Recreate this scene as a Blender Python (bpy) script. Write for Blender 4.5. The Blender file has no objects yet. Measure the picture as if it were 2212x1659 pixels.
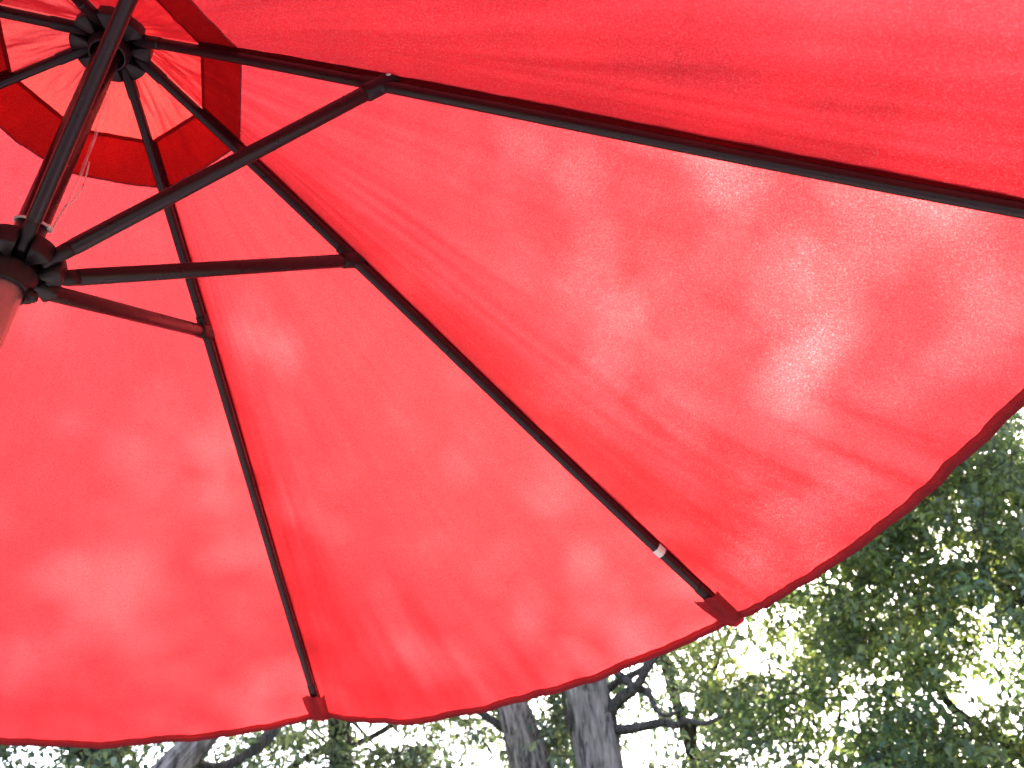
import bpy, math, random
import numpy as np
from mathutils import Vector, Matrix, noise

SC = bpy.context.scene
COL = SC.collection
RNG = np.random.default_rng(7)
random.seed(5)

# ------------------------------------------------------------------ camera
APEX = 2.45                                   # height of the umbrella's top hub
CAM = np.array([0.7649, -0.7507, APEX - 1.3833])
RIGHT = np.array([0.9887, 0.1488, -0.0199])
DOWN = np.array([-0.1059, 0.5970, -0.7952])
FWD = np.cross(RIGHT, DOWN)
FWD /= np.linalg.norm(FWD); RIGHT /= np.linalg.norm(RIGHT); DOWN = np.cross(FWD, RIGHT)
FPX, PW, PH = 1943.15, 2212.0, 1659.0
cd = bpy.data.cameras.new('camera')
cam = bpy.data.objects.new('camera', cd)
COL.objects.link(cam)
cd.sensor_width = 36.0
cd.lens = FPX / PW * 36.0
cd.clip_start = 0.02
cd.clip_end = 2000.0
M = Matrix(((RIGHT[0], -DOWN[0], -FWD[0], CAM[0]),
            (RIGHT[1], -DOWN[1], -FWD[1], CAM[1]),
            (RIGHT[2], -DOWN[2], -FWD[2], CAM[2]), (0, 0, 0, 1)))
cam.matrix_world = M
cd.dof.use_dof = True
cd.dof.focus_distance = 1.45
cd.dof.aperture_fstop = 7.5
SC.camera = cam

# ------------------------------------------------------------------ light
SUN_AZ, SUN_EL = 80.0, 46.0
w = bpy.data.worlds.new('World'); SC.world = w; w.use_nodes = True
nt = w.node_tree; nt.nodes.clear()
sky = nt.nodes.new('ShaderNodeTexSky'); sky.sky_type = 'NISHITA'; sky.sun_disc = False
sky.sun_elevation = math.radians(SUN_EL)
sky.sun_rotation = math.radians(90.0 - SUN_AZ)
sky.air_density = 1.0; sky.dust_density = 5.0; sky.ozone_density = 1.0
bg = nt.nodes.new('ShaderNodeBackground'); bg.inputs['Strength'].default_value = 0.15
wo = nt.nodes.new('ShaderNodeOutputWorld')
nt.links.new(sky.outputs[0], bg.inputs[0]); nt.links.new(bg.outputs[0], wo.inputs[0])
ld = bpy.data.lights.new('sun', 'SUN'); ld.energy = 2.1; ld.angle = math.radians(0.53)
ld.color = (1.0, 0.95, 0.88)
sun = bpy.data.objects.new('sun', ld); COL.objects.link(sun)
sd = Vector((math.cos(math.radians(SUN_EL)) * math.cos(math.radians(SUN_AZ)),
             math.cos(math.radians(SUN_EL)) * math.sin(math.radians(SUN_AZ)),
             math.sin(math.radians(SUN_EL))))
sun.rotation_euler = sd.to_track_quat('Z', 'Y').to_euler()
sun.location = sd * 30
vs = SC.view_settings
SC.display_settings.display_device = 'sRGB'
vs.view_transform = 'Standard'; vs.look = 'None'; vs.gamma = 1.0; vs.use_curve_mapping = False
vs.exposure = 3.45
SC.cycles.max_bounces = 10
SC.cycles.transmission_bounces = 6
SC.cycles.diffuse_bounces = 6
SC.cycles.transparent_max_bounces = 16
SC.cycles.sample_clamp_indirect = 8.0

# ------------------------------------------------------------------ helpers
def ray(x, y):
    d = RIGHT * (x - PW / 2) / FPX + DOWN * (y - PH / 2) / FPX + FWD
    return d / np.linalg.norm(d)
def at(x, y, dist):
    """point seen in that direction at a horizontal distance from where the photographer sat"""
    d = ray(x, y)
    return CAM + d * dist / math.hypot(d[0], d[1])

class MB:
    def __init__(self):
        self.v = []; self.f = []
    def add(self, verts, faces):
        o = len(self.v)
        self.v.extend([tuple(float(c) for c in p) for p in verts])
        self.f.extend([tuple(o + i for i in f) for f in faces])
    def build(self, name, mat, parent=None, smooth=True, loc=None):
        me = bpy.data.meshes.new(name)
        me.from_pydata(self.v, [], self.f)
        me.materials.append(mat)
        if smooth:
            me.polygons.foreach_set('use_smooth', [True] * len(me.polygons))
        me.update()
        return link(name, me, parent)
    def grid(self, P, closed_u=False, closed_v=False):
        """P: [nu][nv] points"""
        nu, nv = len(P), len(P[0])
        vs_ = [p for row in P for p in row]
        fs = []
        for i in range(nu if closed_u else nu - 1):
            for j in range(nv if closed_v else nv - 1):
                a = i * nv + j; b = i * nv + (j + 1) % nv
                c = ((i + 1) % nu) * nv + (j + 1) % nv; d = ((i + 1) % nu) * nv + j
                fs.append((a, b, c, d))
        self.add(vs_, fs)
    def tube(self, pts, sec, up=(0, 0, 1), caps=True, scale=None):
        """sweep the closed section sec [(side, up)] along pts"""
        pts = [np.array(p, float) for p in pts]
        n = len(pts); rings = []
        for i, p in enumerate(pts):
            t = pts[min(i + 1, n - 1)] - pts[max(i - 1, 0)]
            t /= np.linalg.norm(t) + 1e-12
            s = np.cross(t, up)
            if np.linalg.norm(s) < 1e-5: s = np.cross(t, (1, 0, 0))
            s /= np.linalg.norm(s); u = np.cross(s, t)
            k = 1.0 if scale is None else scale[i]
            rings.append([p + s * a * k + u * b * k for a, b in sec])
        m = len(sec); vs_ = [q for r in rings for q in r]; fs = []
        for i in range(n - 1):
            for j in range(m):
                fs.append((i * m + j, i * m + (j + 1) % m, (i + 1) * m + (j + 1) % m, (i + 1) * m + j))
        if caps:
            fs.append(tuple(range(m - 1, -1, -1))); fs.append(tuple((n - 1) * m + j for j in range(m)))
        self.add(vs_, fs)
    def lathe(self, prof, c=(0, 0, 0), n=48, axis=None, closed=False):
        c = np.array(c, float)
        if axis is None: ax, ux, uy = np.array([0, 0, 1.]), np.array([1., 0, 0]), np.array([0, 1., 0])
        else:
            ax = np.array(axis, float); ax /= np.linalg.norm(ax)
            h = np.array([0, 0, 1.]) if abs(ax[2]) < .9 else np.array([1., 0, 0])
            ux = np.cross(h, ax); ux /= np.linalg.norm(ux); uy = np.cross(ax, ux)
        P = [[c + ax * z + (ux * math.cos(2 * math.pi * j / n) + uy * math.sin(2 * math.pi * j / n)) * r
              for j in range(n)] for r, z in prof]
        self.grid(P, closed_u=closed, closed_v=True)
    def prism(self, poly, z0, z1, bev=0.0015):
        """poly: plan outline, bevelled top and bottom"""
        c = np.mean(np.array(poly), axis=0); m = len(poly)
        def sh(k): return [(c[0] + (x - c[0]) * k, c[1] + (y - c[1]) * k) for x, y in poly]
        r = np.mean([math.hypot(x - c[0], y - c[1]) for x, y in poly]); k = 1 - bev / r
        rings = [(sh(k), z0), (poly, z0 + bev), (poly, z1 - bev), (sh(k), z1)]
        vs_ = [(x, y, z) for p, z in rings for x, y in p]; fs = []
        for i in range(3):
            for j in range(m):
                fs.append((i * m + j, i * m + (j + 1) % m, (i + 1) * m + (j + 1) % m, (i + 1) * m + j))
        fs.append(tuple(range(m - 1, -1, -1))); fs.append(tuple(3 * m + j for j in range(m)))
        self.add(vs_, fs)

def link(name, me, parent=None):
    o = bpy.data.objects.new(name, me); COL.objects.link(o)
    if parent is not None: o.parent = parent
    return o
def rsec(wd, ht, n=20, e=2.6):
    out = []
    for j in range(n):
        a = 2 * math.pi * j / n; c, s = math.cos(a), math.sin(a)
        out.append((wd / 2 * math.copysign(abs(c) ** (2 / e), c), ht / 2 * math.copysign(abs(s) ** (2 / e), s)))
    return out
def csec(r, n=16): return [(r * math.cos(2 * math.pi * j / n), r * math.sin(2 * math.pi * j / n)) for j in range(n)]
def dirv(deg): return np.array([math.cos(math.radians(deg)), math.sin(math.radians(deg)), 0.0])
def fbm(p, o=3): return noise.fractal(Vector(p), 1.0, 2.0, o)
def tagthing(o, label, cat, group=None, kind=None):
    if label: o['label'] = label
    if cat: o['category'] = cat
    if group: o['group'] = group
    if kind: o['kind'] = kind
    return o

# ------------------------------------------------------------------ materials
def newmat(name):
    m = bpy.data.materials.new(name); m.use_nodes = True
    t = m.node_tree; t.nodes.clear()
    return m, t, t.nodes.new('ShaderNodeOutputMaterial')
def N(t, typ, **kw):
    n = t.nodes.new(typ)
    for k, v in kw.items():
        if k.startswith('_'): setattr(n, k[1:], v)
        else: n.inputs[k.replace('_', ' ')].default_value = v
    return n
def ramp(t, src, stops):
    r = t.nodes.new('ShaderNodeValToRGB'); e = r.color_ramp.elements
    e[0].position, e[0].color = stops[0]; e[1].position, e[1].color = stops[-1]
    for p, c in stops[1:-1]:
        x = e.new(p); x.color = c
    t.links.new(src, r.inputs[0]); return r.outputs[0]
def grey(v): return (v, v, v, 1)

def fabric(name, trans=(0.44, 0.0250, 0.0275), refl=(0.32, 0.028, 0.032), glint=0.008, blend=0.72, fcol=(0.36, 0.021, 0.024)):
    m, t, out = newmat(name)
    L = t.links.new
    tc = t.nodes.new('ShaderNodeTexCoord')
    # faint uneven dye / fibre clouding; finer grain painted in as sunlit weave glitter
    n1 = N(t, 'ShaderNodeTexNoise', Scale=9.0, Detail=6.0, Roughness=0.65)
    n2 = N(t, 'ShaderNodeTexNoise', Scale=420.0, Detail=2.0, Roughness=0.6)
    L(tc.outputs['Object'], n1.inputs['Vector']); L(tc.outputs['Object'], n2.inputs['Vector'])
    c1 = ramp(t, n1.outputs['Fac'], [(0.30, (0.90, 0.86, 0.86, 1)), (0.70, (1, 1, 1, 1))])
    c2 = ramp(t, n2.outputs['Fac'], [(0.36, (0.86, 0.74, 0.74, 1)), (0.64, (1.08, 1.16, 1.16, 1))])
    mul = t.nodes.new('ShaderNodeMix'); mul.data_type = 'RGBA'; mul.blend_type = 'MULTIPLY'; mul.inputs[0].default_value = 1
    L(c1, mul.inputs[6]); L(c2, mul.inputs[7])
    # little stains and specks
    n3 = N(t, 'ShaderNodeTexNoise', Scale=16.0, Detail=3.0, Roughness=0.5)
    L(tc.outputs['Object'], n3.inputs['Vector'])
    st = ramp(t, n3.outputs['Fac'], [(0.0, (1, 1, 1, 1)), (0.70, (1, 1, 1, 1)), (0.76, (0.86, 0.80, 0.80, 1))])
    mul2 = t.nodes.new('ShaderNodeMix'); mul2.data_type = 'RGBA'; mul2.blend_type = 'MULTIPLY'; mul2.inputs[0].default_value = 1
    L(mul.outputs[2], mul2.inputs[6]); L(st, mul2.inputs[7])
    def tint(col):
        q = t.nodes.new('ShaderNodeMix'); q.data_type = 'RGBA'; q.blend_type = 'MULTIPLY'; q.inputs[0].default_value = 1
        L(mul2.outputs[2], q.inputs[6]); q.inputs[7].default_value = (*col, 1); return q.outputs[2]
    # light crossing the weave slantwise passes more thread: deeper, redder
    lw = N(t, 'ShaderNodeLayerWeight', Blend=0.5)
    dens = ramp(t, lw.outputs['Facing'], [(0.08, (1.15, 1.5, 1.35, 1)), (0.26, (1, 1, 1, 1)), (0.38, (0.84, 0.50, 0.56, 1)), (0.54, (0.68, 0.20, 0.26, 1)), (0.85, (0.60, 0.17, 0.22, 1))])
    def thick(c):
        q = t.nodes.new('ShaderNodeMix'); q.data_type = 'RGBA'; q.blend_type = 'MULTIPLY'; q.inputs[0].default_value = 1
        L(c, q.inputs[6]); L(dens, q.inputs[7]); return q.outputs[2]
    tr = t.nodes.new('ShaderNodeBsdfTranslucent'); L(thick(tint(trans)), tr.inputs[0])
    df = t.nodes.new('ShaderNodeBsdfDiffuse'); L(tint(refl), df.inputs[0]); df.inputs['Roughness'].default_value = 0.8
    bp = N(t, 'ShaderNodeBump', Strength=0.25, Distance=0.001); L(n2.outputs['Fac'], bp.inputs['Height'])
    L(bp.outputs[0], df.inputs['Normal']); L(bp.outputs[0], tr.inputs['Normal'])
    mx = t.nodes.new('ShaderNodeMixShader'); mx.inputs[0].default_value = blend
    L(df.outputs[0], mx.inputs[1]); L(tr.outputs[0], mx.inputs[2])
    # part of the light passes the loose weave scattered forward rather than all ways
    fw = N(t, 'ShaderNodeBsdfRefraction', Roughness=1.0, IOR=1.45)
    L(thick(tint(fcol)), fw.inputs['Color'])
    mx0 = t.nodes.new('ShaderNodeMixShader'); mx0.inputs[0].default_value = 0.12
    L(mx.outputs[0], mx0.inputs[1]); L(fw.outputs[0], mx0.inputs[2]); mx = mx0
    # light leaking between the threads: scattered forward, uneven from thread to thread
    rf = N(t, 'ShaderNodeBsdfRefraction', Roughness=1.0, IOR=1.40)
    rf.inputs['Color'].default_value = (1.0, 0.70, 0.70, 1)
    n4 = N(t, 'ShaderNodeTexNoise', Scale=430.0, Detail=2.0, Roughness=0.6)
    L(tc.outputs['Object'], n4.inputs['Vector'])
    g = ramp(t, n4.outputs['Fac'], [(0.42, grey(0.2)), (0.56, grey(0.5)), (0.68, grey(2.6))])
    mm = N(t, 'ShaderNodeMath', _operation='MULTIPLY'); L(g, mm.inputs[0]); mm.inputs[1].default_value = glint
    mx2 = t.nodes.new('ShaderNodeMixShader'); L(mm.outputs[0], mx2.inputs[0])
    L(mx.outputs[0], mx2.inputs[1]); L(rf.outputs[0], mx2.inputs[2])
    L(mx2.outputs[0], out.inputs[0])
    return m

def paint(name, col, rough=0.35, metal=0.0, spec=0.5, bump=0.0, wear=None):
    m, t, out = newmat(name); L = t.links.new
    b = t.nodes.new('ShaderNodeBsdfPrincipled')
    tc = t.nodes.new('ShaderNodeTexCoord')
    n = N(t, 'ShaderNodeTexNoise', Scale=35.0, Detail=5.0, Roughness=0.6); L(tc.outputs['Object'], n.inputs['Vector'])
    c2 = wear or tuple(c * 0.9 for c in col)
    L(ramp(t, n.outputs['Fac'], [(0.35, (*c2, 1)), (0.65, (*col, 1))]), b.inputs['Base Color'])
    L(ramp(t, n.outputs['Fac'], [(0.3, grey(rough * 0.8)), (0.7, grey(min(1, rough * 1.3)))]), b.inputs['Roughness'])
    b.inputs['Metallic'].default_value = metal
    b.inputs['Specular IOR Level'].default_value = spec
    if bump:
        bp = N(t, 'ShaderNodeBump', Strength=bump, Distance=0.001)
        n2 = N(t, 'ShaderNodeTexNoise', Scale=300.0, Detail=2.0); L(tc.outputs['Object'], n2.inputs['Vector'])
        L(n2.outputs['Fac'], bp.inputs['Height']); L(bp.outputs[0], b.inputs['Normal'])
    L(b.outputs[0], out.inputs[0]); return m

M_FAB = fabric('red_canopy_cloth')
M_VENT = fabric('red_vent_cloth', glint=0.0, trans=(0.42, 0.030, 0.024))
M_HEM = fabric('red_hem_cloth', trans=(0.30, 0.024, 0.028), refl=(0.42, 0.060, 0.075), glint=0.0, blend=0.5)
M_SEAM = fabric('dark_seam_cloth', trans=(0.06, 0.003, 0.004), refl=(0.12, 0.012, 0.017), glint=0.0, blend=0.4)
M_BRONZE = paint('bronze_paint', (0.020, 0.0085, 0.0110), 0.30, 0.0, 0.36)
M_BLACK = paint('black_plastic', (0.012, 0.007, 0.009), 0.42, 0.0, 0.35, bump=0.15)
M_RIVET = paint('rivet_metal', (0.75, 0.73, 0.72), 0.35, 0.8)
M_WHITE = paint('white_label_cloth', (0.80, 0.78, 0.77), 0.8)
M_CORD = paint('white_cord', (0.78, 0.72, 0.72), 0.7, bump=0.3)
M_BASE = paint('cast_base', (0.05, 0.045, 0.045), 0.6)

def film():
    m, t, out = newmat('clear_wrap_film'); L = t.links.new
    tc = t.nodes.new('ShaderNodeTexCoord')
    n = N(t, 'ShaderNodeTexNoise', Scale=28.0, Detail=4.0); L(tc.outputs['Object'], n.inputs['Vector'])
    b = t.nodes.new('ShaderNodeBsdfPrincipled')
    b.inputs['Base Color'].default_value = (0.85, 0.80, 0.82, 1); b.inputs['Roughness'].default_value = 0.16
    bp = N(t, 'ShaderNodeBump', Strength=0.6, Distance=0.004); L(n.outputs['Fac'], bp.inputs['Height']); L(bp.outputs[0], b.inputs['Normal'])
    tr = t.nodes.new('ShaderNodeBsdfTransparent')
    mx = t.nodes.new('ShaderNodeMixShader')
    L(ramp(t, n.outputs['Fac'], [(0.35, grey(0.25)), (0.65, grey(0.55))]), mx.inputs[0])
    L(tr.outputs[0], mx.inputs[1]); L(b.outputs[0], mx.inputs[2]); L(mx.outputs[0], out.inputs[0]); return m
M_FILM = film()
M_SLEEVE = paint('pale_pole_sleeve', (0.36, 0.13, 0.13), 0.28, 0.0, 0.6)

def bark(name, a, b_, sc=1.0):
    m, t, out = newmat(name); L = t.links.new
    tc = t.nodes.new('ShaderNodeTexCoord')
    mp = N(t, 'ShaderNodeMapping'); mp.inputs['Scale'].default_value = (9 * sc, 9 * sc, 1.6 * sc)
    L(tc.outputs['Object'], mp.inputs['Vector'])
    n = N(t, 'ShaderNodeTexNoise', Scale=2.2, Detail=8.0, Roughness=0.65, Distortion=0.6); L(mp.outputs[0], n.inputs['Vector'])
    n2 = N(t, 'ShaderNodeTexNoise', Scale=3.0, Detail=4.0); L(tc.outputs['Object'], n2.inputs['Vector'])
    b = t.nodes.new('ShaderNodeBsdfPrincipled')
    mx = t.nodes.new('ShaderNodeMix'); mx.data_type = 'RGBA'; mx.blend_type = 'MULTIPLY'; mx.inputs[0].default_value = 1
    L(ramp(t, n.outputs['Fac'], [(0.40, (*[c * 0.22 for c in a], 1)), (0.48, (*a, 1)), (0.64, (*b_, 1))]), mx.inputs[6])
    L(ramp(t, n2.outputs['Fac'], [(0.3, (0.75, 0.82, 0.7, 1)), (0.7, (1, 1, 1, 1))]), mx.inputs[7])
    L(mx.outputs[2], b.inputs['Base Color']); b.inputs['Roughness'].default_value = 0.9
    bp = N(t, 'ShaderNodeBump', Strength=1.0, Distance=0.03); L(n.outputs['Fac'], bp.inputs['Height']); L(bp.outputs[0], b.inputs['Normal'])
    L(b.outputs[0], out.inputs[0]); return m
M_BARK = bark('furrowed_bark', (0.190, 0.128, 0.118), (0.350, 0.250, 0.235))
M_BARKG = bark('grey_bark', (0.175, 0.118, 0.115), (0.300, 0.215, 0.212), 0.8)
M_TWIG = bark('twig_bark', (0.045, 0.028, 0.028), (0.090, 0.060, 0.058), 2)

def leafmat(name, base, back, trf=0.45):
    m, t, out = newmat(name); L = t.links.new
    g = t.nodes.new('ShaderNodeNewGeometry')
    oi = t.nodes.new('ShaderNodeTexCoord')
    n = N(t, 'ShaderNodeTexNoise', Scale=0.7, Detail=2.0); L(oi.outputs['Object'], n.inputs['Vector'])
    def var(col):
        r = ramp(t, g.outputs['Random Per Island'], [(0.0, (*[c * 0.55 for c in col], 1)), (0.6, (*col, 1)),
                 (1.0, (min(1, col[0] * 1.7), min(1, col[1] * 1.4), col[2] * 1.1, 1))])
        r2 = ramp(t, n.outputs['Fac'], [(0.35, (0.72, 0.85, 1.0, 1)), (0.65, (1.15, 1.05, 0.8, 1))])
        mx = t.nodes.new('ShaderNodeMix'); mx.data_type = 'RGBA'; mx.blend_type = 'MULTIPLY'; mx.inputs[0].default_value = 1
        L(r, mx.inputs[6]); L(r2, mx.inputs[7]); return mx.outputs[2]
    b = t.nodes.new('ShaderNodeBsdfPrincipled'); L(var(base), b.inputs['Base Color'])
    b.inputs['Roughness'].default_value = 0.42; b.inputs['Specular IOR Level'].default_value = 0.5
    tr = t.nodes.new('ShaderNodeBsdfTranslucent'); L(var(back), tr.inputs[0])
    mx = t.nodes.new('ShaderNodeMixShader'); mx.inputs[0].default_value = trf
    L(b.outputs[0], mx.inputs[1]); L(tr.outputs[0], mx.inputs[2]); L(mx.outputs[0], out.inputs[0]); return m
M_LEAF = leafmat('maple_leaf', (0.145, 0.172, 0.150), (0.235, 0.300, 0.140))
M_LEAFY = leafmat('light_leaf', (0.120, 0.155, 0.115), (0.300, 0.400, 0.120), 0.55)
M_LEAFD = leafmat('dark_leaf', (0.080, 0.098, 0.082), (0.130, 0.180, 0.065), 0.40)

def grassmat():
    m, t, out = newmat('lawn'); L = t.links.new
    tc = t.nodes.new('ShaderNodeTexCoord')
    n = N(t, 'ShaderNodeTexNoise', Scale=1.5, Detail=8.0, Roughness=0.7); L(tc.outputs['Object'], n.inputs['Vector'])
    b = t.nodes.new('ShaderNodeBsdfPrincipled'); b.inputs['Roughness'].default_value = 0.9
    L(ramp(t, n.outputs['Fac'], [(0.3, (0.035, 0.06, 0.02, 1)), (0.55, (0.06, 0.10, 0.03, 1)), (0.75, (0.12, 0.11, 0.06, 1))]), b.inputs['Base Color'])
    bp = N(t, 'ShaderNodeBump', Strength=0.8, Distance=0.05); L(n.outputs['Fac'], bp.inputs['Height']); L(bp.outputs[0], b.inputs['Normal'])
    L(b.outputs[0], out.inputs[0]); return m
def stonemat():
    m, t, out = newmat('patio_stone'); L = t.links.new
    tc = t.nodes.new('ShaderNodeTexCoord')
    n = N(t, 'ShaderNodeTexNoise', Scale=6.0, Detail=8.0, Roughness=0.7); L(tc.outputs['Object'], n.inputs['Vector'])
    b = t.nodes.new('ShaderNodeBsdfPrincipled'); b.inputs['Roughness'].default_value = 0.85
    L(ramp(t, n.outputs['Fac'], [(0.3, (0.13, 0.10, 0.10, 1)), (0.7, (0.22, 0.18, 0.17, 1))]), b.inputs['Base Color'])
    L(b.outputs[0], out.inputs[0]); return m

# ------------------------------------------------------------------ ground
g = MB(); n_ = 60; R_ = 900.0
P = []
for i in range(n_ + 1):
    u = (i / n_ * 2 - 1); row = []
    for j in range(n_ + 1):
        v = (j / n_ * 2 - 1)
        x = math.copysign(abs(u) ** 2.6, u) * R_; y = math.copysign(abs(v) ** 2.6, v) * R_
        d = math.hypot(x, y)
        row.append((x, y, 0.12 * fbm((x * 0.12, y * 0.12, 0)) * min(1, max(0, d - 5) / 6)))
    P.append(row)
g.grid(P)
o = g.build('lawn', grassmat()); o['kind'] = 'structure'
g = MB(); pts = [(4.2 * math.cos(2 * math.pi * k / 48), 4.2 * math.sin(2 * math.pi * k / 48)) for k in range(48)]
g.prism(pts, -0.05, 0.03, 0.01)
o = g.build('patio', stonemat(), smooth=False); o['kind'] = 'structure'

# ------------------------------------------------------------------ umbrella
U = bpy.data.objects.new('patio_umbrella', None); COL.objects.link(U)
tagthing(U, 'red cloth patio umbrella opened overhead on a dark bronze frame, seen from below', 'umbrella')
U.location = (0, 0, 0.03)
ZO = APEX - 0.03                                   # apex in the umbrella's own space
RH, RS, RT = 0.0477, 0.4705, 1.32
_X = (RH, RS, 0.9, RT); _Y = (0.0, -0.2249, -0.4615, -0.6850)
def ribz(r):
    s = 0.0
    for i in range(4):
        p = _Y[i]
        for j in range(4):
            if j != i: p *= (r - _X[j]) / (_X[i] - _X[j])
        s += p
    return s
def ribp(k, r, dz=0.0):
    d = dirv(45 * k) * r; return np.array([d[0], d[1], ZO + ribz(r) + dz])
PR = 0.0205
# pole
mb = MB(); mb.lathe([(PR, 0.02), (PR, ZO - 0.03), (PR * 0.6, ZO - 0.028)], n=40)
mb.build('pole', M_BRONZE, U)
mb = MB(); mb.lathe([(0.0, 0), (0.25, 0.0), (0.26, 0.02), (0.24, 0.05), (0.06, 0.075), (0.035, 0.09), (0.033, 0.36), (0.026, 0.365)], n=64)
mb.build('base', M_BASE, U)
# pale sleeve still covering the pole below the runner
ZR = ZO - 0.5183
mb = MB(); rows = []
for i in range(60):
    z = ZR - 0.034 - i * 0.018
    row = []
    for j in range(40):
        a = 2 * math.pi * j / 40
        r = PR + 0.0022 + 0.0012 * fbm((math.cos(a) * 1.2, math.sin(a) * 1.2, z * 9)) + 0.0009 * max(0, math.sin(3 * a + z * 6)) 
        row.append((r * math.cos(a), r * math.sin(a), z))
    rows.append(row)
mb.grid(rows, closed_v=True); sl = mb.build('pole_sleeve', M_SLEEVE, U)
# hub and runner
def collar(zc, ro, hh, down, name):
    body = MB()
    body.lathe([(PR + 0.0005, hh + 0.004), (0.030, hh + 0.004), (ro - 0.010, hh + 0.002), (ro - 0.008, hh), (ro - 0.010, hh - 0.003), (0.030, hh - 0.004),
                (0.030, -hh + 0.004), (0.034, -hh), (0.0335, -hh - 0.004), (0.0305, -hh - down), (0.0290, -hh - down - 0.003), (0.0265, -hh - down - 0.003),
                (0.0255, -hh - down + 0.004), (PR + 0.0005, -hh - down + 0.02)], c=(0, 0, zc), n=56)
    h = body.build(name, M_BLACK, U)
    for k in range(8):                               # lugs between the slots
        b = MB(); a0 = 45 * k + 22.5; sl_ = 0.0090
        inner, outer = 0.029, ro
        ia = 22.5 - math.degrees(math.asin(min(.99, sl_ / inner))); oa = 22.5 - math.degrees(math.asin(sl_ / outer))
        ia = max(ia, 3)
        poly = [tuple((dirv(a0 - ia) * inner)[:2])]
        for q in range(9):
            f = -1 + q / 4; poly.append(tuple((dirv(a0 + oa * f) * (outer - 0.0012 * abs(f) ** 4))[:2]))
        poly.append(tuple((dirv(a0 + ia) * inner)[:2]))
        b.prism([(x, y) for x, y in poly], zc - hh + 0.0004, zc + hh - 0.0026, 0.0009)
        b.build('lug', M_BLACK, h)
    return h
hub = collar(ZO, 0.064, 0.015, 0.016, 'hub')
run = collar(ZR, 0.062, 0.016, 0.030, 'runner')
# top cap of the hub above the cloth, finial
mb = MB(); mb.lathe([(0.0, 0.085), (0.012, 0.083), (0.017, 0.070), (0.012, 0.057), (0.018, 0.052), (0.03, 0.048), (0.032, 0.040), (0.018, 0.019)], c=(0, 0, ZO), n=32)
mb.build('finial', M_BLACK, U)
mb = MB(); d = dirv(84); c = d * 0.0315 + np.array([0, 0, ZO - 0.021])
mb.lathe([(0.0, 0.003), (0.0022, 0.0026), (0.0032, 0.001), (0.0034, -0.002)], c=c, axis=d, n=16); mb.build('screw', M_RIVET, hub)
mb = MB(); d = dirv(20); c = d * 0.031 + np.array([0, 0, ZR - 0.050])
mb.lathe([(0.0, 0.0105), (0.004, 0.0100), (0.0072, 0.007), (0.0082, 0.002), (0.0072, -0.003), (0.004, -0.006), (0.003, -0.012)], c=c + d * 0.004, axis=d * 0.35 + np.array([0, 0, -1.0]), n=24)
mb.build('knob', M_BLACK, run)
# small hooked pull under the runner
mb = MB(); arc = []
for i in range(20):
    a = -30 + i * 3.4; q = dirv(a) * 0.0300; arc.append((q[0], q[1], ZR - 0.046 - 0.004 * (i / 19)))
mb.tube(arc, csec(0.0022, 8)); mb.build('clip_ring', M_BLACK, run)

# ribs
for k in range(8):
    mb = MB(); rr = list(np.linspace(0.040, RT - 0.004, 60))
    mb.tube([ribp(k, r) for r in rr], rsec(0.0158, 0.0205, e=2.2))
    rib = mb.build('rib', M_BRONZE, U)
    mb = MB(); mb.tube([ribp(k, r) for r in (0.036, 0.045, 0.06, 0.088, 0.092)], rsec(0.0175, 0.0225), scale=[.7, .9, 1, 1, .93])
    mb.build('rib_socket', M_BLACK, rib)
    mb = MB(); mb.tube([ribp(k, r) for r in (RT - 0.060, RT - 0.056, RT - 0.01, RT + 0.004, RT + 0.010, RT + 0.012)], rsec(0.0190, 0.0235, e=2.2), scale=[.85, 1, 1, 1, .8, .4])
    mb.build('rib_tip', M_BLACK, rib)
    # bracket where the strut is pinned
    t_ = ribp(k, RS + .01) - ribp(k, RS - .01); t_ /= np.linalg.norm(t_)
    mb = MB(); c = ribp(k, RS)
    mb.tube([c - t_ * 0.024, c - t_ * 0.021, c, c + t_ * 0.021, c + t_ * 0.024], rsec(0.0182, 0.0235), scale=[.85, 1, 1, 1, .85])
    mb.build('rib_bracket', M_BLACK, rib)
    # strut
    dd = dirv(45 * k); side = np.cross(dd, (0, 0, 1))
    a = dd * 0.047 + np.array([0, 0, ZR]); b = ribp(k, RS, -0.012)
    ax = (b - a); ln = np.linalg.norm(ax); ax /= ln
    mb = MB(); mb.tube([a + ax * 0.034, a + ax * 0.036, b - ax * 0.014, b - ax * 0.012], rsec(0.0198, 0.0246, e=2.2), scale=[.93, 1, 1, .93])
    s = mb.build('strut', M_BRONZE, U)
    mb = MB(); mb.tube([a - ax * 0.010, a - ax * 0.006, a + ax * 0.012, a + ax * 0.020, a + ax * 0.040], rsec(0.0165, 0.0222), scale=[.6, .85, .9, 1.04, 1.04])
    mb.build('strut_socket', M_BLACK, s)
    mb = MB(); mb.tube([b - ax * 0.016, b - ax * 0.0145, b - ax * 0.004, b + ax * 0.012, b + ax * 0.0350, b + ax * 0.0410, b + ax * 0.0435],
                       rsec(0.0222, 0.0262, e=3), scale=[.94, 1.02, 1.02, 1.02, 1.0, .86, .55])
    cap = mb.build('strut_end_cap', M_BLACK, s)
    for sg in (-1, 1):
        mb = MB(); up = np.cross(side, ax)
        mb.lathe([(0.0, 0.0020), (0.0032, 0.0018), (0.0047, 0.0007), (0.0050, -0.001)], c=b + ax * 0.029 + side * sg * 0.0111, axis=side * sg, n=18)
        mb.build('rivet', M_RIVET, s)

# ---- cloth
R_IN, R_OUT = 0.165, 1.362
OFF = 0.0125
def lift(r): return OFF + 0.0115 * math.sin(math.pi * min(1, max(0, (r - 0.10) / 1.20))) ** 0.8
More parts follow.
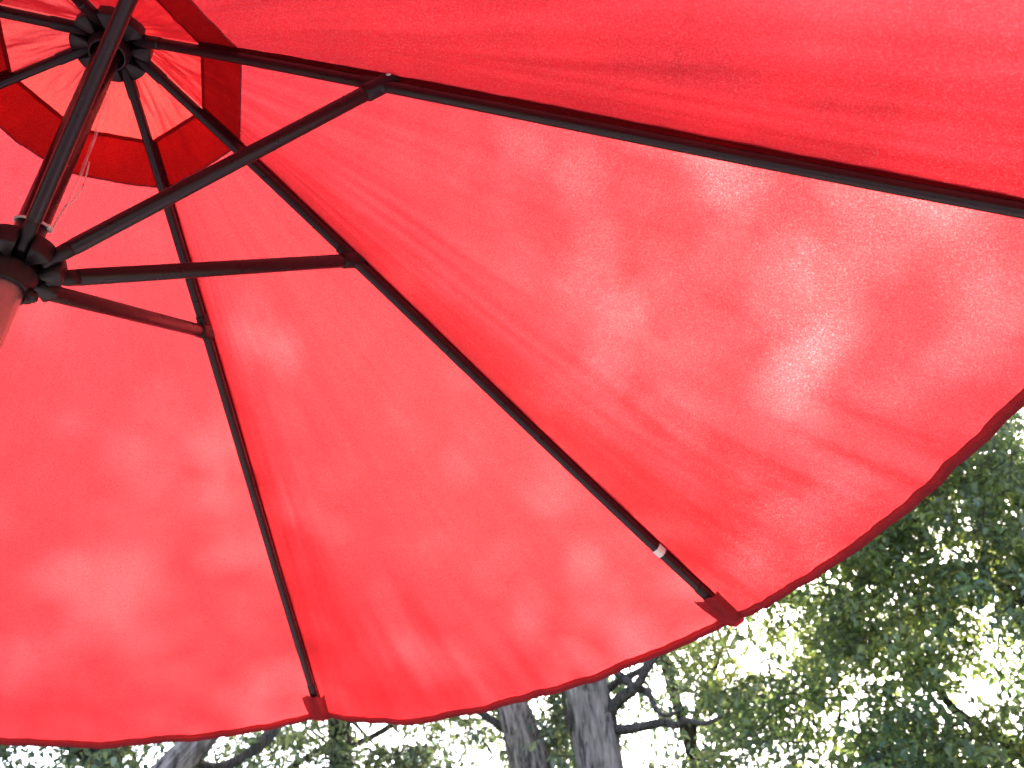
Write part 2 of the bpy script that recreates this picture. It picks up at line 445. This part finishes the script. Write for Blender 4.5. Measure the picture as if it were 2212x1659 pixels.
#       skew inside, skew at the edge, bulge of the cut edge, slack at the edge, slack inside
GORE = {0: (0.74, 0.43, 0.026, 0.026, 0.080), 1: (0.76, 0.62, 0.042, 0.040, 0.066), 2: (0.70, 0.60, 0.060, 0.058, 0.055), 7: (0.66, 0.55, 0.040, 0.034, 0.034)}
def canopy(k, s, t, dz=0.0, wr=1.0):
    """point on gore k: s from the vent opening to the edge, t across from rib k to rib k+1"""
    g = GORE.get(k % 8, (0.62, 0.55, 0.045, 0.045, 0.05))
    bulge = g[2] * (4 * t * (1 - t)) ** 0.9
    r = R_IN + (R_OUT + bulge * s ** 3 - R_IN) * s
    a = ribp(k, r, lift(r)); b = ribp(k + 1, r, lift(r))
    p = a * (1 - t) + b * t
    # the cloth hangs between the ribs, lowest nearer one rib
    w_ = max(0.0, (s - 0.55) / 0.45) ** 1.5; m = g[0] * (1 - w_) + g[1] * w_; e = math.log(0.5) / math.log(m); tt = t ** e
    sh = (4 * tt * (1 - tt)) ** 0.85
    rr = min(1.0, r / RT)
    sag = (g[4] * (1 - w_) * (s / .6) ** 1.0 * 0.8 + g[3] * w_) * sh if s < .75 else (g[4] * (1 - w_) + g[3] * w_) * sh
    edge = min(1, max(0, (s - 0.6) / 0.4))
    env = math.sin(math.pi * t) ** 0.7
    # long folds running out along the ribs, short puckers at the hem
    q = (k * 7.3, 0, 0)
    f1 = fbm((q[0] + t * 6.5, s * 1.6, 3.1), 3) * 0.0095 * rr * env
    f2 = fbm((q[0] + t * 26.0 + s * 3, s * 2.2, 9.7), 2) * 0.0016 * rr * env ** .6
    near = math.exp(-((1 - t) / 0.16) ** 2) + 0.6 * math.exp(-(t / 0.12) ** 2)
    f3 = fbm((q[0] + t * 44 - s * 6, s * 3.0, 5.0), 2) * 0.0040 * near * env ** .5 * rr
    f4 = fbm((q[0] + t * 34, s * 2.0, 1.0), 2) * 0.0026 * edge ** 3 * (0.35 + near) * env ** .4
    p = p.copy(); p[2] += -sag + wr * (f1 + f2 + f3 + f4) + dz
    return p
def strip(fn, ns, ntt):
    return [[fn(i / (ns - 1), j / (ntt - 1)) for j in range(ntt)] for i in range(ns)]
def ease(t): return t
panels = []
for k in range(8):
    vis = k in (0, 1, 2, 7)
    ns, ntt = (150, 110) if vis else (60, 44)
    mb = MB(); mb.grid(strip(lambda s, t: canopy(k, s, t), ns, ntt))
    p = mb.build('canopy_panel', M_FAB, U); panels.append(p)
    # turned hem along the outer edge: a thin flat loop of cloth under the edge
    mb = MB(); rows = []
    for j in range(ntt * 2):
        t = j / (ntt * 2 - 1)
        wob = 0.0010 * fbm((k * 3 + t * 30, 2, 2), 3)
        e0 = canopy(k, 1.0, t); e1 = canopy(k, 1 - 0.0140, t)
        out = e0 - e1; out /= np.linalg.norm(out)
        up = np.array([0, 0, 1.0])
        a = e1 + out * (0.003 + wob * 2) - up * 0.0018; b = e0 - up * 0.0022 + out * (0.0012 + wob)
        c = e0 + up * 0.0003 + out * (0.0016 + wob); d_ = e0 - out * 0.004 + up * 0.0016
        a2 = a - up * 0.0012; b2 = b - up * 0.0008 + out * 0.0006
        rows.append([a, a2, b2, c, d_])
    mb.grid(rows); mb.build('hem', M_HEM, p)
    # reinforced hem round the vent opening
    mb = MB(); rows = []
    for j in range(ntt):
        t = j / (ntt - 1); e0 = canopy(k, 0.0, t); e1 = canopy(k, 0.005, t)
        rows.append([e0 - np.array([0, 0, .0012]), e1 - np.array([0, 0, .0014])])
    mb.grid(rows); mb.build('vent_hem', M_FAB, p)
    # sleeve seam that hides the top of the rib
    mb = MB(); rows = []
    for i in range(110):
        s = i / 109 * 0.985; r = R_IN + (R_OUT - R_IN) * s
        wv = 0.0120 + 0.0016 * fbm((k * 5, s * 22, 1), 3)
        wv2 = 0.0105 + 0.0022 * fbm((k * 5, s * 26, 7), 3)
        c = ribp(k, r, lift(r) - 0.0035); sd_ = np.cross(dirv(45 * k), (0, 0, 1))
        rows.append([c - sd_ * wv + np.array([0, 0, -.0008]), c - sd_ * wv * .5 - np.array([0, 0, .0016]), c + sd_ * wv2 * .5 - np.array([0, 0, .0016]), c + sd_ * wv2 + np.array([0, 0, -.0008])])
    mb.grid(rows); mb.build('rib_seam', M_SEAM, p)
    # corner pocket holding the rib's end
    mb = MB(); rows = []
    for i in range(13):
        u = i / 12; row = []
        for j in range(21):
            v = j / 10 - 1
            back = -0.017 * abs(v) ** 2          # V-shaped mouth
            r0 = (RT - 0.046 - back) * (1 - u) + (R_OUT + 0.010 * (1 - v * v)) * u
            hw = (0.030 if v < 0 else 0.036) * (1 - .25 * u)
            s_ = (r0 - R_IN) / (R_OUT - R_IN)
            tt = min(.5, abs(v) * hw / (0.765 * r0))
            c = canopy(k, s_, tt, wr=0) if v >= 0 else canopy((k - 1) % 8, s_, 1 - tt, wr=0)
            h = 0.026 * (1 - abs(v) ** 3.0) * (1 - u ** 5) * (1 + .12 * math.sin(7 * v + k)) + 0.0042
            row.append(c - np.array([0, 0, h]) + 0.0018 * fbm((k + v * 4, u * 4, 0)) * np.array([0, 0, 1]))
        rows.append(row)
    mb.grid(rows); mb.build('corner_pocket', M_HEM, p)

# vent cap over the opening
def vent(k, s, t):
    r = 0.020 + (0.243 - 0.020) * s
    a = ribp(k, max(r, RH)); b = ribp(k + 1, max(r, RH))
    da, db = dirv(45 * k) * r, dirv(45 * (k + 1)) * r
    p = da * (1 - t) + db * t
    z = ZO + 0.022 - 0.118 * s ** 1.15 - 0.006 * s
    zr = ZO + ribz(max(r, RH)) + 0.0215 - 0.002 * s
    top = max(z, zr)
    m = 4 * t * (1 - t)
    f = 0.006 * fbm((k * 3.3 + t * 3, s * 2.5, 4), 3) * m ** .6 + 0.0018 * fbm((k * 9 + t * 9, s * 3.0, 8), 2) * m - 0.008 * m * s
    return np.array([p[0], p[1], top + f])
for k in range(8):
    mb = MB(); mb.grid(strip(lambda s, t: vent(k, s, t), 50, 44)); vp = mb.build('vent_panel', M_VENT, U)
    mb = MB(); rows = []
    for j in range(44):
        t = j / 43; e0 = vent(k, 1.0, t); e1 = vent(k, 0.985, t); rows.append([e0 - np.array([0, 0, .0012]), e1 - np.array([0, 0, .0014])])
    mb.grid(rows); mb.build('hem', M_HEM, vp)

# white label sewn round the rib beside panel seam
mb = MB()
mb.tube([ribp(1, r, 0.001) for r in (1.160, 1.1615, 1.174, 1.1755)], rsec(0.0185, 0.0225), caps=False)
mb.build('care_label', M_WHITE, U)
# cord wound round the pole above the runner, with a loose end
zc = ZR + 0.078
mb = MB(); pts = []
for i in range(60):
    a = math.radians(-200 + i * 6.1); pts.append((math.cos(a) * (PR + .002), math.sin(a) * (PR + .002), zc + 0.010 * math.sin(a - 0.6)))
mb.tube(pts, csec(0.0020, 8)); crd = mb.build('cord', M_CORD, U)
kn = np.array(pts[36])
mb = MB()
mb.lathe([(0, .005), (.0035, .0038), (.0047, 0), (.0035, -.0038), (0, -.005)], c=kn, n=14)
mb.build('cord_knot', M_CORD, crd)
def project_inv(x, y, rad_dir, base):
    return None
import itertools
def onpole(x, y, off=0.0):
    """point on the picture's ray nearest the pole axis"""
    d = ray(x, y); o_ = CAM - np.array([0, 0, 0.03])
    n2 = np.array([d[0], d[1]]); t = -(o_[0] * n2[0] + o_[1] * n2[1]) / (n2 @ n2)
    return o_ + d * (t + off)
mb = MB()
l1 = [onpole(x, y) for x, y in ((141, 446), (150, 441), (160, 432), (170, 419), (178, 405), (184, 388), (188, 372), (191, 360), (193, 349))]
mb.tube(l1, csec(0.0011, 8)); mb.build('cord_end', M_CORD, crd)
mb = MB()
l2 = [onpole(x, y) for x, y in ((141, 446), (134, 456), (126, 470), (118, 486), (110, 503))]
mb.tube(l2, csec(0.0012, 8)); mb.build('cord_end', M_CORD, crd)
# torn strip of clear film clinging to the pole
mb = MB(); rows = []
fp = [(228, 196), (232, 210), (226, 232), (216, 262), (203, 300), (188, 340), (172, 382), (158, 415), (143, 446), (128, 480)]
wd_ = [1, 5, 8, 6, 4, 4, 4, 4, 3, 2]
for i in range(len(fp) * 3 - 2):
    f = i / 3; a = int(min(len(fp) - 2, f)); u = f - a
    x = fp[a][0] * (1 - u) + fp[a + 1][0] * u; y = fp[a][1] * (1 - u) + fp[a + 1][1] * u; q = wd_[a] * (1 - u) + wd_[a + 1] * u
    q *= 1 + .4 * fbm((i * .5, 1, 1))
    rows.append([onpole(x - q, y - q * .3, .004), onpole(x, y, -.006), onpole(x + q, y + q * .3, .0)])
mb.grid(rows); mb.build('film_strip', M_FILM, U)

# ------------------------------------------------------------------ trees
def smooth_path(pts, n):
    pts = [np.array(p, float) for p in pts]
    out = []
    for i in range(len(pts) - 1):
        p0 = pts[max(i - 1, 0)]; p1 = pts[i]; p2 = pts[i + 1]; p3 = pts[min(i + 2, len(pts) - 1)]
        for j in range(n):
            t = j / n
            out.append(0.5 * ((2 * p1) + (-p0 + p2) * t + (2 * p0 - 5 * p1 + 4 * p2 - p3) * t * t + (-p0 + 3 * p1 - 3 * p2 + p3) * t ** 3))
    out.append(pts[-1]); return out
def limb_mesh(mb, pts, r0, r1, m=14, rough=0.06, seed=0.0, ridge=0.0):
    n = len(pts); rings = []
    s = None
    for i, p in enumerate(pts):
        t = pts[min(i + 1, n - 1)] - pts[max(i - 1, 0)]; t = t / (np.linalg.norm(t) + 1e-9)
        if s is None:
            s = np.cross(t, (0.3, 1, 0.1)); s /= np.linalg.norm(s)
        s = s - t * (s @ t); s /= np.linalg.norm(s); u = np.cross(t, s)
        r = r0 + (r1 - r0) * (i / (n - 1)) ** 0.9
        ring = []
        for j in range(m):
            a = 2 * math.pi * j / m; dv = s * math.cos(a) + u * math.sin(a)
            k = 1 + rough * fbm((p[0] * 1.7 + dv[0] * 1.5 + seed, p[1] * 1.7 + dv[1] * 1.5, p[2] * 1.4), 3)
            if ridge: k += ridge * (abs(noise.noise(Vector((math.cos(a) * 7 + seed, math.sin(a) * 7, p[2] * 1.3)))) - .25)
            ring.append(p + dv * r * k)
        rings.append(ring)
    mb.grid(rings, closed_v=True)
    mb.add(rings[-1], [tuple(range(m))])

def leaf_mesh(name, C, D, Nn, Ls, Ws, mat, parent):
    """C base points, D direction, Nn normal, arrays"""
    n = len(C); S = np.cross(D, Nn); S /= np.linalg.norm(S, axis=1)[:, None] + 1e-9
    Nn = np.cross(S, D)
    L_ = Ls[:, None]; W_ = Ws[:, None]
    fold = 0.22
    v = np.empty((n, 6, 3))
    v[:, 0] = C
    v[:, 1] = C + D * L_ * .42 + S * W_ * .5 + Nn * W_ * fold
    v[:, 2] = C + D * L_ * .78 + S * W_ * .32 + Nn * W_ * fold * .5 - Nn * L_ * .05
    v[:, 3] = C + D * L_ - Nn * L_ * .14
    v[:, 4] = C + D * L_ * .78 - S * W_ * .32 + Nn * W_ * fold * .5 - Nn * L_ * .05
    v[:, 5] = C + D * L_ * .42 - S * W_ * .5 + Nn * W_ * fold
    me = bpy.data.meshes.new(name)
    me.vertices.add(n * 6); me.vertices.foreach_set('co', v.reshape(-1))
    base = (np.arange(n) * 6)[:, None]
    quads = np.concatenate([base + np.array([0, 1, 2, 3]), base + np.array([0, 3, 4, 5])], axis=1).reshape(-1)
    nq = n * 2
    me.loops.add(nq * 4); me.loops.foreach_set('vertex_index', quads)
    me.polygons.add(nq); me.polygons.foreach_set('loop_start', np.arange(nq) * 4)
    me.polygons.foreach_set('loop_total', np.full(nq, 4))
    me.materials.append(mat); me.update(calc_edges=True)
    return link(name, me, parent)

def twig_mesh(name, A, B, r, mat, parent):
    n = len(A); D = B - A; D /= np.linalg.norm(D, axis=1)[:, None] + 1e-9
    S = np.cross(D, np.array([0.2, 0.3, 1.0])); S /= np.linalg.norm(S, axis=1)[:, None] + 1e-9
    T = np.cross(D, S); v = np.empty((n, 6, 3)); r = r[:, None]
    for j in range(3):
        a = 2 * math.pi * j / 3; dv = S * math.cos(a) + T * math.sin(a)
        v[:, j] = A + dv * r; v[:, 3 + j] = B + dv * r * .5
    me = bpy.data.meshes.new(name); me.vertices.add(n * 6); me.vertices.foreach_set('co', v.reshape(-1))
    base = (np.arange(n) * 6)[:, None]
    q = np.concatenate([base + np.array([0, 1, 4, 3]), base + np.array([1, 2, 5, 4]), base + np.array([2, 0, 3, 5])], axis=1).reshape(-1)
    nq = n * 3
    me.loops.add(nq * 4); me.loops.foreach_set('vertex_index', q); me.polygons.add(nq)
    me.polygons.foreach_set('loop_start', np.arange(nq) * 4); me.polygons.foreach_set('loop_total', np.full(nq, 4))
    me.materials.append(mat); me.update(calc_edges=True)
    return link(name, me, parent)

# openings in the crowns where the sky shows (direction seen from the seat, angular radius in pixels)
GAPS = [(325, 1632, 30), (1385, 1625, 48), (1345, 1540, 16), (1410, 1575, 26), (1620, 1370, 26), (1640, 1420, 10),
        (1850, 1500, 40), (1900, 1440, 26), (1800, 1560, 26), (2130, 1310, 30), (1960, 1490, 18), (1790, 1230, 22), (1650, 1640, 30),
        (1760, 1645, 30), (810, 1568, 24), (880, 1578, 18), (500, 1585, 14), (1180, 1520, 10), (1085, 1560, 10), (1060, 1620, 14),
        (2060, 1530, 14), (2180, 1100, 14), (2050, 1180, 16), (1930, 1300, 16), (1545, 1545, 14), (1500, 1600, 18), (2000, 1380, 14), (1340,1480,10)]
GD = np.array([ray(x, y) for x, y, r in GAPS]); GR = np.array([r / FPX for x, y, r in GAPS])

SITES = []    # (sprays are shared among these)
def ground_ext(pts, up_to, lean=0.25, seed=0):
    """extend a seen piece of trunk down to the ground and up to its top"""
    a, b = pts[0], pts[-1]
    d = b - a; d /= np.linalg.norm(d)
    low = [a]; dd = -d.copy()
    while low[0][2] > 0.0:
        dd = dd * 0.80 + np.array([0, 0, -1.0]) * 0.20; dd /= np.linalg.norm(dd)
        low.insert(0, low[0] + dd * 0.45)
    low[0][2] = -0.15
    top = [b]; dd = d.copy(); i = 0
    while top[-1][2] < up_to:
        i += 1
        dd = dd * 0.86 + np.array([0.22 * math.sin(seed + i * .9), 0.22 * math.cos(seed * 2 + i * .7), 1.0]) * 0.14; dd /= np.linalg.norm(dd)
        top.append(top[-1] + dd * 0.6)
    return low[:-1] + list(pts) + top[1:]

TREES = [
    # picture points of the trunk, distance, radius, height, bark, leaf, label
    dict(p=[(372, 1662), (402, 1630), (436, 1590)], d=8.2, r=.125, h=9.0, bark='g', leaf='m', cx=(300, 560), cd=(8.6, 11.5), n=2200,
         label='grey trunk leaning to the right under the umbrella edge at lower left'),
    dict(p=[(222, 1665), (224, 1635), (226, 1600)], d=11.5, r=.20, h=9.0, bark='t', leaf='d', cx=(-250, 300), cd=(9.5, 13.0), n=3000,
         label='dark leaf-clad tree at the far left behind the umbrella edge'),
    dict(p=[(738, 1665), (737, 1620), (734, 1550)], d=12.5, r=.16, h=10.0, bark='t', leaf='d', cx=(520, 980), cd=(10.5, 14.0), n=3200,
         label='shaded ivy-dark tree directly below the nearest umbrella corner'),
    dict(p=[(1148, 1662), (1128, 1600), (1106, 1526)], d=9.0, r=.155, h=11.0, bark='b', leaf='m', cx=(930, 1230), cd=(9.4, 12.5), n=3200,
         label='brown trunk with deeply furrowed bark, left one of the two thick trunks'),
    dict(p=[(1297, 1662), (1281, 1570), (1262, 1460)], d=8.2, r=.165, h=12.0, bark='g', leaf='m', cx=(1230, 1620), cd=(8.6, 12.5), n=3300,
         label='thick grey trunk with forking crooked limbs, right one of the two trunks'),
    dict(p=[(1520, 1700), (1508, 1660), (1500, 1640)], d=12.0, r=.07, h=14.0, bark='t', leaf='y', cx=(1560, 1960), cd=(9.0, 12.0), n=4400,
         label='green tree with pale gaps to the sky right of the middle umbrella corner'),
    dict(p=[(2500, 1900), (2490, 1760), (2480, 1680)], d=9.5, r=.16, h=16.0, bark='t', leaf='y', cx=(1900, 2350), cd=(8.2, 11.0), n=6400,
         label='bright yellow-green leafy tree filling the right edge of the view'),
    dict(p=[(2660, 1800), (2660, 1700), (2656, 1600)], d=9.0, r=.17, h=16.0, bark='b', leaf='m', cx=(2350, 2900), cd=(8.0, 12.0), n=4800,
         label='mid green tree just beyond the right edge, branches reaching in'),
]
LIMBS = {
    4: [([(1300, 1592), (1318, 1578), (1369, 1573), (1433, 1561), (1458, 1568), (1482, 1556), (1519, 1563), (1560, 1548)], .055, .012),
        ([(1304, 1580), (1313, 1553), (1333, 1515), (1372, 1485), (1400, 1440), (1440, 1390)], .075, .03),
        ([(1290, 1420), (1325, 1448), (1367, 1482), (1399, 1495), (1414, 1529), (1438, 1546), (1472, 1534)], .05, .010),
        ([(1300, 1500), (1330, 1475), (1392, 1440), (1405, 1400)], .04, .02),
        ([(1270, 1600), (1242, 1590), (1222, 1540), (1215, 1490)], .04, .012)],
    5: [([(1504, 1655), (1536, 1628), (1606, 1606), (1690, 1585), (1760, 1575)], .050, .012),
        ([(1498, 1630), (1500, 1560), (1530, 1480), (1560, 1400), (1600, 1300)], .06, .02),
        ([(1490, 1410), (1512, 1430), (1545, 1448), (1575, 1456)], .025, .008),
        ([(1800, 1440), (1808, 1480), (1816, 1518), (1812, 1560), (1800, 1640)], .012, .03),
        ([(1812, 1560), (1840, 1535), (1880, 1500)], .018, .006),
        ([(1700, 1430), (1722, 1400), (1755, 1368)], .022, .008)],
    6: [([(2480, 1720), (2250, 1640), (2150, 1590), (2050, 1520), (2010, 1450), (1960, 1380), (1900, 1300), (1860, 1240)], .06, .012),
        ([(2470, 1560), (2320, 1460), (2200, 1340), (2180, 1260), (2230, 1150)], .06, .02),
        ([(2300, 1340), (2220, 1310), (2150, 1260), (2090, 1200), (2040, 1160)], .035, .008),
        ([(2260, 1120), (2200, 1090), (2140, 1080), (2080, 1050)], .02, .006)],
    2: [([(734, 1580), (760, 1560), (800, 1600), (840, 1640)], .03, .012), ([(736, 1650), (700, 1600), (660, 1570)], .03, .01)],
    3: [([(1128, 1600), (1040, 1540), (1000, 1500), (960, 1440)], .05, .02)],
    0: [([(400, 1632), (450, 1655), (500, 1650), (545, 1622), (580, 1590), (600, 1560)], .03, .06),
        ([(430, 1600), (470, 1560), (540, 1500)], .06, .03)],
}
def random_unit(n):
    v = RNG.normal(size=(n, 3)); return v / np.linalg.norm(v, axis=1)[:, None]
BK = {'b': M_BARK, 'g': M_BARKG, 't': M_TWIG}; LF = {'m': M_LEAF, 'd': M_LEAFD, 'y': M_LEAFY}
def az_of(x):
    d = ray(x, 1500); return math.atan2(d[1], d[0])
for ti, T in enumerate(TREES):
    seen = [at(x, y, T['d']) for x, y in T['p']]
    path = smooth_path(ground_ext(seen, T['h'], seed=ti), 5)
    root = bpy.data.objects.new('maple_tree', None); COL.objects.link(root)
    base = path[0].copy(); base[2] = 0
    tagthing(root, T['label'], 'tree', 'trees behind the umbrella')
    root.location = base.tolist()
    mb = MB(); limb_mesh(mb, [p - base for p in path], T['r'] * 1.5, T['r'] * .45, m=72, rough=.12, seed=ti * 3.0, ridge=.42)
    mb.build('trunk', BK[T['bark']], root)
    # limbs
    LB = []
    for pts, r0, r1 in LIMBS.get(ti, []):
        dj = T['d'] + 0.1
        q = [at(x, y, dj + 0.12 * i * math.sin(ti + 1.3)) for i, (x, y) in enumerate(pts)]
        q = smooth_path(q, 5); LB.append((q, r0, r1))
    for i in range(9):
        j = int(len(path) * (0.45 + 0.5 * RNG.random())); p = path[j]
        a = RNG.random() * 6.283; L0 = 1.6 + 2.0 * RNG.random()
        q = [p]; d = np.array([math.cos(a), math.sin(a), .5 + .5 * RNG.random()])
        for s in range(6):
            d = d + RNG.normal(size=3) * .28; d /= np.linalg.norm(d); q.append(q[-1] + d * L0 / 6)
        if q[-1][1] < 5.5: continue
        LB.append((smooth_path(q, 3), .05, .012))
    for q, r0, r1 in LB:
        mb = MB(); limb_mesh(mb, [x - base for x in q], r0, r1, m=12, rough=.35, seed=ti + r0 * 50)
        mb.build('limb', M_TWIG, root)
    # leaf sprays through the crown's volume
    n = T['n'] * 6
    a0, a1 = az_of(T['cx'][0]), az_of(T['cx'][1])
    az = RNG.uniform(min(a0, a1) - .03, max(a0, a1) + .03, n)
    dist = RNG.uniform(*T['cd'], n)
    zz = RNG.uniform(1.6, T['h'] + 1.2, n)
    lowp = RNG.random(n) < .6; zz = np.where(lowp, RNG.uniform(2.0, 7.5, n), zz)
    hi = zz > 7.4; dist = np.where(hi & (ti > 0), RNG.uniform(5.2, 8.6, n), dist)  # unseen upper sprays pulled nearer overhead, placed to dapple the sun on the cloth
    P0 = np.stack([CAM[0] + np.cos(az) * dist, CAM[1] + np.sin(az) * dist, zz], 1)
    keep = np.empty(n, bool)
    for i in range(n):
        p = P0[i]
        fq = 2.0 if hi[i] else 1.0
        v = noise.fractal(Vector((p[0] * .95 * fq, p[1] * .95 * fq, p[2] * 1.15 * fq)), 1.0, 2.0, 2)
        el = math.atan2(p[2] - CAM[2], dist[i])
        dens = 0.02
        if hi[i]: dens = 0.60 if ti <= 4 else 0.44
        keep[i] = v + 0.22 * RNG.normal() > -dens + 0.02
    dn = P0 - CAM; dn /= np.linalg.norm(dn, axis=1)[:, None]
    ang = np.arccos(np.clip(dn @ GD.T, -1, 1)); jit = 1 + .35 * RNG.normal(size=(n, 1))
    keep &= ~np.any(ang < (GR[None] + 0.004) * np.clip(jit, .3, 1.6), axis=1)
    P0 = P0[keep][:T['n']]; m = len(P0)
    sdir = random_unit(m); sdir[:, 2] = sdir[:, 2] * .5 - .15; sdir /= np.linalg.norm(sdir, axis=1)[:, None]
    ln = RNG.uniform(.22, .50, m)
    P1 = P0 + sdir * ln[:, None]
    tw = twig_mesh('twigs', P0 - base - sdir * .15, P1 - base, RNG.uniform(.0025, .006, m), M_TWIG, root); tw['kind'] = 'stuff'
    nl = 9
    f = np.tile(np.linspace(.08, 1, nl), (m, 1)) + RNG.normal(size=(m, nl)) * .04
    C = (P0[:, None] + sdir[:, None] * (ln[:, None] * f)[..., None]).reshape(-1, 3)
    sd2 = np.repeat(sdir, nl, 0); rv = random_unit(len(C))
    D = sd2 * .5 + rv * .9 + np.array([0, 0, -.30]); D /= np.linalg.norm(D, axis=1)[:, None]
    Nn = random_unit(len(C)) * .8 + np.array([0, 0, 1.0]); Ls = RNG.uniform(.05, .12, len(C)); Ws = Ls * RNG.uniform(.38, .62, len(C))
    cr = leaf_mesh('crown', C + D * .015 - base, D, Nn, Ls, Ws, LF[T['leaf']], root)
    cr['kind'] = 'stuff'
